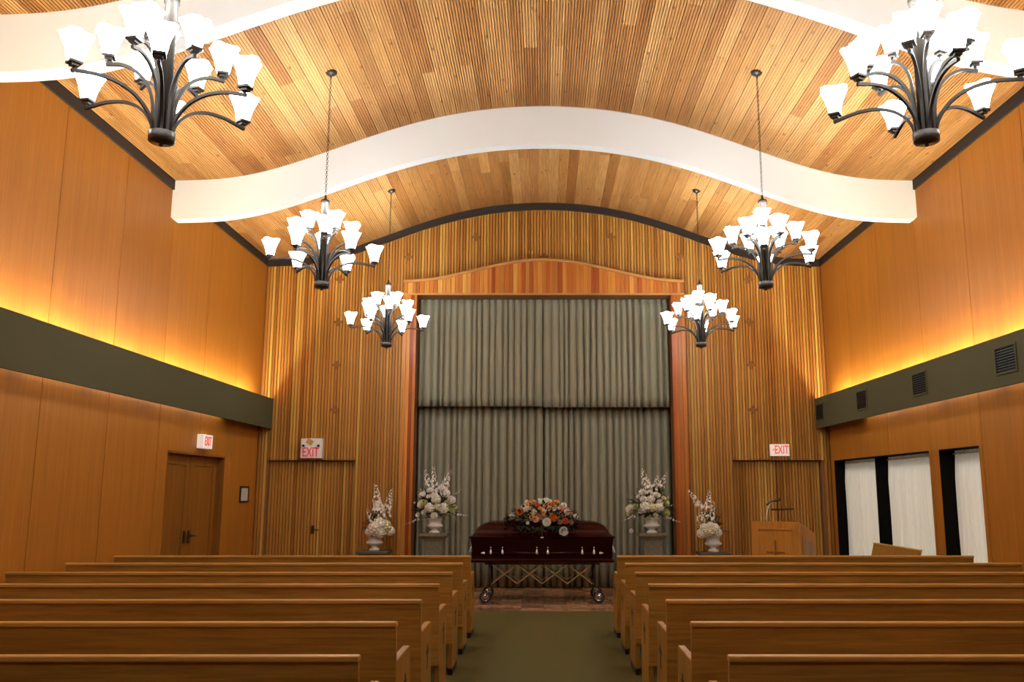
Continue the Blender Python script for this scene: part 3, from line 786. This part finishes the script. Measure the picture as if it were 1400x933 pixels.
def pedestal(x, y, h, label):
    t = thing('pedestal', label, 'pedestal', (x, y, 0), 0, 'stone pedestals beside the casket')
    mb = MB().box(-.17, .17, -.17, .17, 0, .06)
    obj('plinth', mb, 'stone', t, bevel=.008)
    sh = obj('shaft', MB().box(-.14, .14, -.14, .14, .06, h - .11), 'stone', t, bevel=.004)
    for a in (0, PI / 2, PI, 1.5 * PI):
        f = MB().box(-.11, -.095, -.147, -.14, .12, h - .17).box(.095, .11, -.147, -.14, .12, h - .17).box(-.095, .095, -.147, -.14, .12, .135).box(-.095, .095, -.147, -.14, h - .185, h - .17)
        o = obj('panel_moulding', f, 'stone', sh); o.rotation_euler = (0, 0, a)
    sq = lambda q, z: [(-q, -q, z), (q, -q, z), (q, q, z), (-q, q, z)]
    obj('cap', MB().rings([sq(.145, h - .11), sq(.15, h - .09), (sq(.165, h - .075)), sq(.175, h - .055), sq(.205, h - .045), sq(.21, h - .03), sq(.21, h), ]), 'stone', t)
def low_stand(x, y, h, label):
    t = thing('plant_stand', label, 'stand', (x, y, 0), 0, 'low dark stands under the small urns')
    obj('top', MB().box(-.235, .235, -.2, .2, h - .045, h), 'stand', t, bevel=.008)
    obj('apron', MB().box(-.2, .2, -.165, .165, h - .10, h - .045), 'stand', t)
    for sx in (-1, 1):
        for sy in (-1, 1): obj('leg', MB().box(sx * .18 - .02, sx * .18 + .02, sy * .145 - .02, sy * .145 + .02, 0, h - .10), 'stand', t)
YP, YL = 13.62, 13.6
zP, zLl, zLr = .905, .648, .63
pedestal(-1.66, YP, zP, 'grey stone pedestal left of the casket under the large bouquet')
pedestal(1.64, YP, zP, 'grey stone pedestal right of the casket under the large bouquet')
low_stand(-2.56, YL, zLl, 'low dark stand left of the casket under the small bouquet')
low_stand(2.56, YL, zLr, 'low dark stand right of the casket under the small bouquet')
arrangement('tall white bouquet in a white urn on the pedestal left of the casket', -1.66, YP, zP, (540, 620), .15,
    [(375, 420, 42, 'h', 'pw'), (315, 497, 42, 'h', 'pw'), (440, 500, 46, 'h', 'pw'), (385, 490, 30, 'h', 'pc'), (245, 465, 34, 'r', 'pc'), (480, 460, 26, 'r', 'pg'), (320, 340, 26, 'r', 'pb'), (250, 380, 26, 'r', 'pb'), (455, 365, 36, 'r', 'pb'), (515, 425, 30, 'r', 'pb'), (310, 395, 19, 'r', 'pb'), (262, 540, 20, 'r', 'pb'), (210, 563, 19, 'r', 'pb'), (357, 572, 25, 'r', 'pb'), (520, 515, 24, 'r', 'pg'), (360, 380, 24, 'r', 'pb'), (545, 490, 18, 'r', 'pc'), (275, 450, 20, 'r', 'pg'), (430, 320, 25, 'r', 'pb'), (180, 455, 12, 'r', 'pc')],
    [((365, 360), (350, 120), 34, 'pb'), ((320, 310), (275, 150), 32, 'pb'), ((430, 340), (510, 150), 36, 'pb'), ((470, 300), (455, 180), 26, 'pb'), ((230, 600), (95, 650), 20, 'pb'), ((550, 560), (662, 570), 20, 'pb'), ((540, 380), (600, 335), 14, 'pc'), ((250, 350), (222, 320), 14, 'pc'), ((260, 590), (265, 680), 10, 'pc'), ((500, 540), (560, 610), 14, 'pb')],
    .26, .225, (280, .36, .5, 21))
arrangement('tall white bouquet in a white urn on the pedestal right of the casket', 1.64, YP, zP, (840, 620), .1608,
    [(262, 460, 44, 'h', 'pw'), (320, 462, 34, 'h', 'pc'), (378, 460, 40, 'h', 'pw'), (312, 390, 32, 'h', 'pw'), (130, 475, 28, 'r', 'pw'), (358, 358, 26, 'r', 'pw'), (385, 420, 25, 'r', 'pw'), (240, 335, 27, 'r', 'pb'), (300, 335, 20, 'r', 'pb'), (248, 392, 25, 'r', 'pb'), (205, 370, 16, 'r', 'pb'), (180, 450, 22, 'r', 'pg'), (430, 420, 30, 'r', 'pg'), (440, 505, 26, 'r', 'pg'), (125, 515, 18, 'r', 'pg'), (225, 490, 20, 'r', 'pc'), (420, 385, 18, 'r', 'pc'), (145, 660, 15, 'r', 'pb'), (350, 525, 16, 'r', 'pc'), (290, 560, 14, 'r', 'pg')],
    [((290, 310), (238, 132), 38, 'pb'), ((340, 320), (372, 185), 32, 'pb'), ((395, 290), (447, 165), 30, 'pb'), ((180, 535), (66, 578), 20, 'pb'), ((430, 545), (562, 590), 22, 'pb'), ((440, 390), (475, 345), 14, 'pc'), ((470, 450), (510, 435), 12, 'pc'), ((240, 300), (205, 300), 12, 'pb')],
    .26, .225, (280, .36, .5, 33))
arrangement('small white bouquet in a white urn on the low stand at left', -2.56, YL, zLl, (340, 580), .2358,
    [(735, 605, 40, 'h', 'pw'), (790, 592, 34, 'h', 'pc'), (757, 583, 34, 'h', 'pw'), (702, 625, 24, 'h', 'pw'), (818, 620, 27, 'h', 'pw'), (762, 628, 30, 'h', 'pw')],
    [((752, 520), (737, 352), 34, 'pb'), ((790, 540), (830, 378), 26, 'pb'), ((725, 575), (687, 492), 20, 'pb'), ((770, 560), (765, 440), 26, 'pb')],
    .26, .24, (60, .19, .4, 41))
arrangement('small white bouquet in a white urn on the low stand at right', 2.56, YL, zLr, (840, 620), .1608,
    [(745, 680, 40, 'h', 'pw'), (800, 665, 42, 'h', 'pc'), (850, 640, 42, 'h', 'pw'), (885, 675, 30, 'h', 'pw'), (765, 635, 36, 'h', 'pw'), (815, 620, 34, 'h', 'pw')],
    [((740, 470), (628, 312), 36, 'pb'), ((730, 580), (735, 450), 30, 'pb'), ((790, 480), (807, 312), 34, 'pb'), ((820, 580), (848, 405), 28, 'pb'), ((780, 560), (770, 450), 26, 'pb'), ((720, 640), (715, 580), 20, 'pb')],
    .26, .24, (60, .19, .4, 52))

sp = thing('casket_spray', 'spray of orange, peach and white flowers on the casket lid', 'flowers', (cx, cy, 1.12))
SPR = [(420, 285, 45, 'pw'), (515, 320, 38, 'pw'), (480, 365, 38, 'py'), (545, 420, 36, 'pp'), (582, 380, 28, 'pr'), (580, 228, 33, 'pr'), (607, 285, 37, 'py'), (660, 355, 34, 'pp'), (690, 235, 36, 'pp'), (745, 270, 36, 'pk'), (645, 185, 50, 'pw'), (690, 150, 35, 'pw'), (735, 165, 32, 'pw'), (785, 210, 33, 'po'), (840, 180, 35, 'py'), (840, 275, 46, 'pw'), (900, 262, 36, 'pk'), (940, 220, 35, 'pw'), (985, 320, 36, 'pw'), (1035, 330, 28, 'pk'), (1105, 385, 32, 'pw'), (900, 360, 31, 'pp'), (965, 445, 38, 'pr'), (890, 460, 26, 'pt'), (1045, 465, 28, 'pt'), (795, 400, 43, 'po'), (700, 460, 47, 'pw'), (940, 590, 54, 'pb'), (415, 220, 32, 'pp'), (460, 182, 32, 'pp'), (510, 180, 35, 'py'), (370, 235, 28, 'pw'), (415, 170, 26, 'pw'), (315, 315, 44, 'po'), (215, 370, 37, 'pw'), (430, 470, 20, 'pc'), (665, 295, 25, 'pb'), (595, 140, 18, 'pw'), (1000, 275, 20, 'pp'), (470, 240, 22, 'po'), (925, 300, 20, 'po'), (740, 345, 20, 'pt'), (300, 280, 20, 'pt')]
for u, v, r, m in SPR:
    f = (v - 130) / 330; Y = cy + .10 - .42 * min(1.05, f)
    if v > 560: Y = cy - .34
    if abs(u - 680) > 330 and v < 430: Y = cy - .12
    p = at_y(680 + u * .09644, 670 + v * .09644, Y)
    off = p - Vector((cx, cy, 1.02))
    bloom('rose', m, sp, p, r * .09644 * Y / F_PX * 1.05, (off.x * .6, -.75, off.z * 1.6))
mb = MB(); r = random.Random(77)
def lid_z(yy):
    for (a, b, z), (a2, b2, z2) in zip(lid_lv[3:-1], lid_lv[4:]):
        if b2 <= abs(yy) <= b: return .553 + z + (z2 - z) * (b - abs(yy)) / max(1e-6, b - b2)
    return 1.12 if abs(yy) < .1 else .9
for k in range(420):
    a = r.uniform(-.50, .50); yy = r.uniform(-.30, .24)
    hmax = .22 * max(0, 1 - (a / .52) ** 2) * max(0, 1 - (yy / .36) ** 2)
    zz = lid_z(yy) + .012 + r.random() * hmax
    d = Vector((a * 1.4 + r.uniform(-.5, .5), yy * 2 - .25 + r.uniform(-.4, .4), r.uniform(-.1, .7)))
    leafblade(mb, (cx + a, cy + yy, zz), d, r.uniform(.06, .13), r.uniform(.014, .024))
for k in range(80):      # trailing greens over the front of the lid
    a = r.uniform(-.35, .42); leafblade(mb, (cx + a, cy - .27, 1.06 - .05 * r.random()), (r.uniform(-.5, .5), -.8, -.30), r.uniform(.07, .13), r.uniform(.012, .02))
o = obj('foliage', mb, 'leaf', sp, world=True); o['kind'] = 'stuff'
mb = MB()
for k in range(36):
    a = r.uniform(-.46, .46); leafblade(mb, (cx + a, cy - .16 + r.uniform(-.1, .2), 1.14 + r.random() * .12), (a * 2, r.uniform(-1, .2), r.uniform(0, .5)), r.uniform(.06, .1), .018)
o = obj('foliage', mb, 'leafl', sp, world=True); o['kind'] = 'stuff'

# ------------------------------------------------------------------ lectern
lx, ly, la = 3.28, 12.32, -math.radians(37)
lt = thing('lectern', 'honey wood lectern with a cross carved on its front', 'lectern', (lx, ly, 0), la)
LW, LD, HF, HB = .345, .27, 1.14, .98
body = MB().hexa([(-LW, -LD, 0.0), (LW, -LD, 0.0), (LW, LD, 0.0), (-LW, LD, 0.0), (-LW, -LD, HF - .02), (LW, -LD, HF - .02), (LW, LD, HB - .02), (-LW, LD, HB - .02)])
obj('body', body, 'lectern', lt, bevel=.004)
obj('desk_top', MB().hexa([(-LW + .02, -LD + .02, HF - .035), (LW - .02, -LD + .02, HF - .035), (LW - .02, LD + .03, HB - .035), (-LW + .02, LD + .03, HB - .035), (-LW + .02, -LD + .02, HF - .012), (LW - .02, -LD + .02, HF - .012), (LW - .02, LD + .03, HB - .012), (-LW + .02, LD + .03, HB - .012)]), 'lectern', lt)
fr = obj('front_ledge', MB().box(-.235, .235, -LD - .022, -LD, HF - .125, HF - .10), 'lectern', lt, bevel=.004)
obj('front_panel', MB().box(-.235, .235, -LD - .006, -LD, .15, HF - .128), 'lectern', lt, bevel=.003)
obj('cross', MB().box(-.0125, .0125, -LD - .018, -LD - .006, .45, HF - .26).box(-.13, .13, -LD - .016, -LD - .006, HF - .43, HF - .405), 'door', lt, bevel=.003)
obj('side_panel', MB().hexa([(LW, -LD + .07, .15), (LW + .008, -LD + .07, .15), (LW + .008, LD - .05, .15), (LW, LD - .05, .15), (LW, -LD + .07, HF - .19), (LW + .008, -LD + .07, HF - .19), (LW + .008, LD - .05, HB - .16), (LW, LD - .05, HB - .16)]), 'oakv', lt, bevel=.003)
mc = thing('microphone', 'black microphone on a silver gooseneck rising from the lectern', 'microphone', (lx, ly, HF))
Ym = ly - .02
P = lambda u, v: at_y(1010 + u * .118, 660 + v * .118, Ym)
obj('gooseneck', MB().tube([P(312, 432), P(314, 420), P(325, 350), P(342, 280), P(368, 240), P(400, 228)], .006, 8), 'silver', mc, smooth=True, world=True)
obj('microphone_head', MB().tube([P(318, 258), P(345, 245), P(380, 222), P(420, 212), P(440, 210), P(462, 198), P(486, 194)], [.010, .012, .012, .013, .016, .021, .018], 10), 'black', mc, smooth=True, world=True)
rl = thing('reading_light', 'slim black reading light bar standing on the lectern', 'lamp', (lx, ly, HF))
obj('stem', MB().tube([P(469, 432), P(468, 420), P(455, 360), P(452, 318)], .004, 6), 'black', rl, world=True)
obj('lamp_bar', MB().tube([P(372, 314), P(505, 313), P(636, 307)], .013, 8), 'black', rl, world=True)

# ------------------------------------------------------------------ signs, notice, vents
a, b_ = at_y(413.5, 600, D), at_y(441.5, 627, D)
es = thing('exit_sign', 'white exit sign with two lamp heads above the left slatted doors', 'exit sign', ((a.x + b_.x) / 2, D - .03, b_.z))
hw, hh = (b_.x - a.x) / 2, a.z - b_.z
obj('housing', MB().box(-hw, hw, -.055, .03, 0, hh), 'signbox', es, bevel=.006)
text('lettering', 'EXIT', .21, 'signred', es, (-.01, -.057, hh * .285), (PI / 2, 0, 0), .62)
g = MB().box(-.05, .05, -.063, -.056, -.04, .04); o = obj('gold_plate', g, 'goldp' if 'goldp' in M else 'gold', es); o.location = (-.03, 0, hh * .82); o.rotation_euler = (0, .5, 0)
for s in (-1, 1):
    o = obj('lamp_head', MB().tube([(0, -.055, 0), (0, -.085, -.004)], [.024, .03], 10), 'silver', es); o.location = (s * .12, 0, hh * .63)
    obj('lens', MB().tube([(0, -.085, -.004), (0, -.088, -.005)], .022, 10), 'black', o)
a, b_ = at_y(1052, 608, D), at_y(1078, 624, D)
es = thing('exit_sign', 'lit exit sign with a left arrow above the right slatted doors', 'exit sign', ((a.x + b_.x) / 2, D - .03, b_.z))
hw, hh = (b_.x - a.x) / 2, a.z - b_.z
obj('housing', MB().box(-hw, hw, -.045, .03, 0, hh), 'signw', es, bevel=.006)
text('lettering', 'EXIT', .185, 'signred2', es, (.022, -.047, hh / 2), (PI / 2, 0, 0), .60)
text('arrow', '<', .10, 'signred2', es, (-.105, -.047, hh / 2), (PI / 2, 0, 0), .6)
es = thing('exit_sign', 'small white exit sign above the brown double door in the left wall', 'exit sign', (-W, 11.86, 2.095))
obj('housing', MB().box(0, .085, -.17, .17, 0, .185), 'signw', es, bevel=.005)
text('lettering', 'EXIT', .17, 'signred2', es, (.087, 0, .0925), (PI / 2, 0, PI / 2), .62)
nf = thing('notice_frame', 'small black framed notice on the left wall beside the double door', 'picture frame', (-W, 13.65, 1.365))
obj('frame', MB().box(0, .02, -.19, .19, 0, .022).box(0, .02, -.19, .19, .218, .24).box(0, .02, -.19, -.168, .022, .218).box(0, .02, .168, .19, .022, .218), 'black', nf)
obj('paper', MB().box(0, .008, -.168, .168, .022, .218), 'paper', nf)
for y, lb in ((13.93, 'nearest the slatted front wall'), (12.066, 'second from the slatted front wall'), (10.18, 'third from the slatted front wall'), (8.24, 'nearest the camera')):
    v = thing('air_vent', 'square dark air vent in the right olive cove, %s' % lb, 'vent', (4.387, y, 2.772), 0, 'air vents in the right cove')
    h, q = .178, .118
    f = MB(); t = .02
    f.box(-.012, 0, -h - t, h + t, q, q + t).box(-.012, 0, -h - t, h + t, -q - t, -q).box(-.012, 0, -h - t, -h, -q, q).box(-.012, 0, h, h + t, -q, q)
    obj('frame', f, 'olive', v); obj('backing', MB().box(-.003, 0, -h, h, -q, q), 'black', v)
    for k in range(9):
        z = -q + .013 + k * .026
        obj('louver', MB().hexa([(-.010, -h, z - .004), (-.004, -h, z + .006), (-.004, h, z + .006), (-.010, h, z - .004), (-.010, -h, z - .002), (-.004, -h, z + .008), (-.004, h, z + .008), (-.010, h, z - .002)]), 'jamb', v)
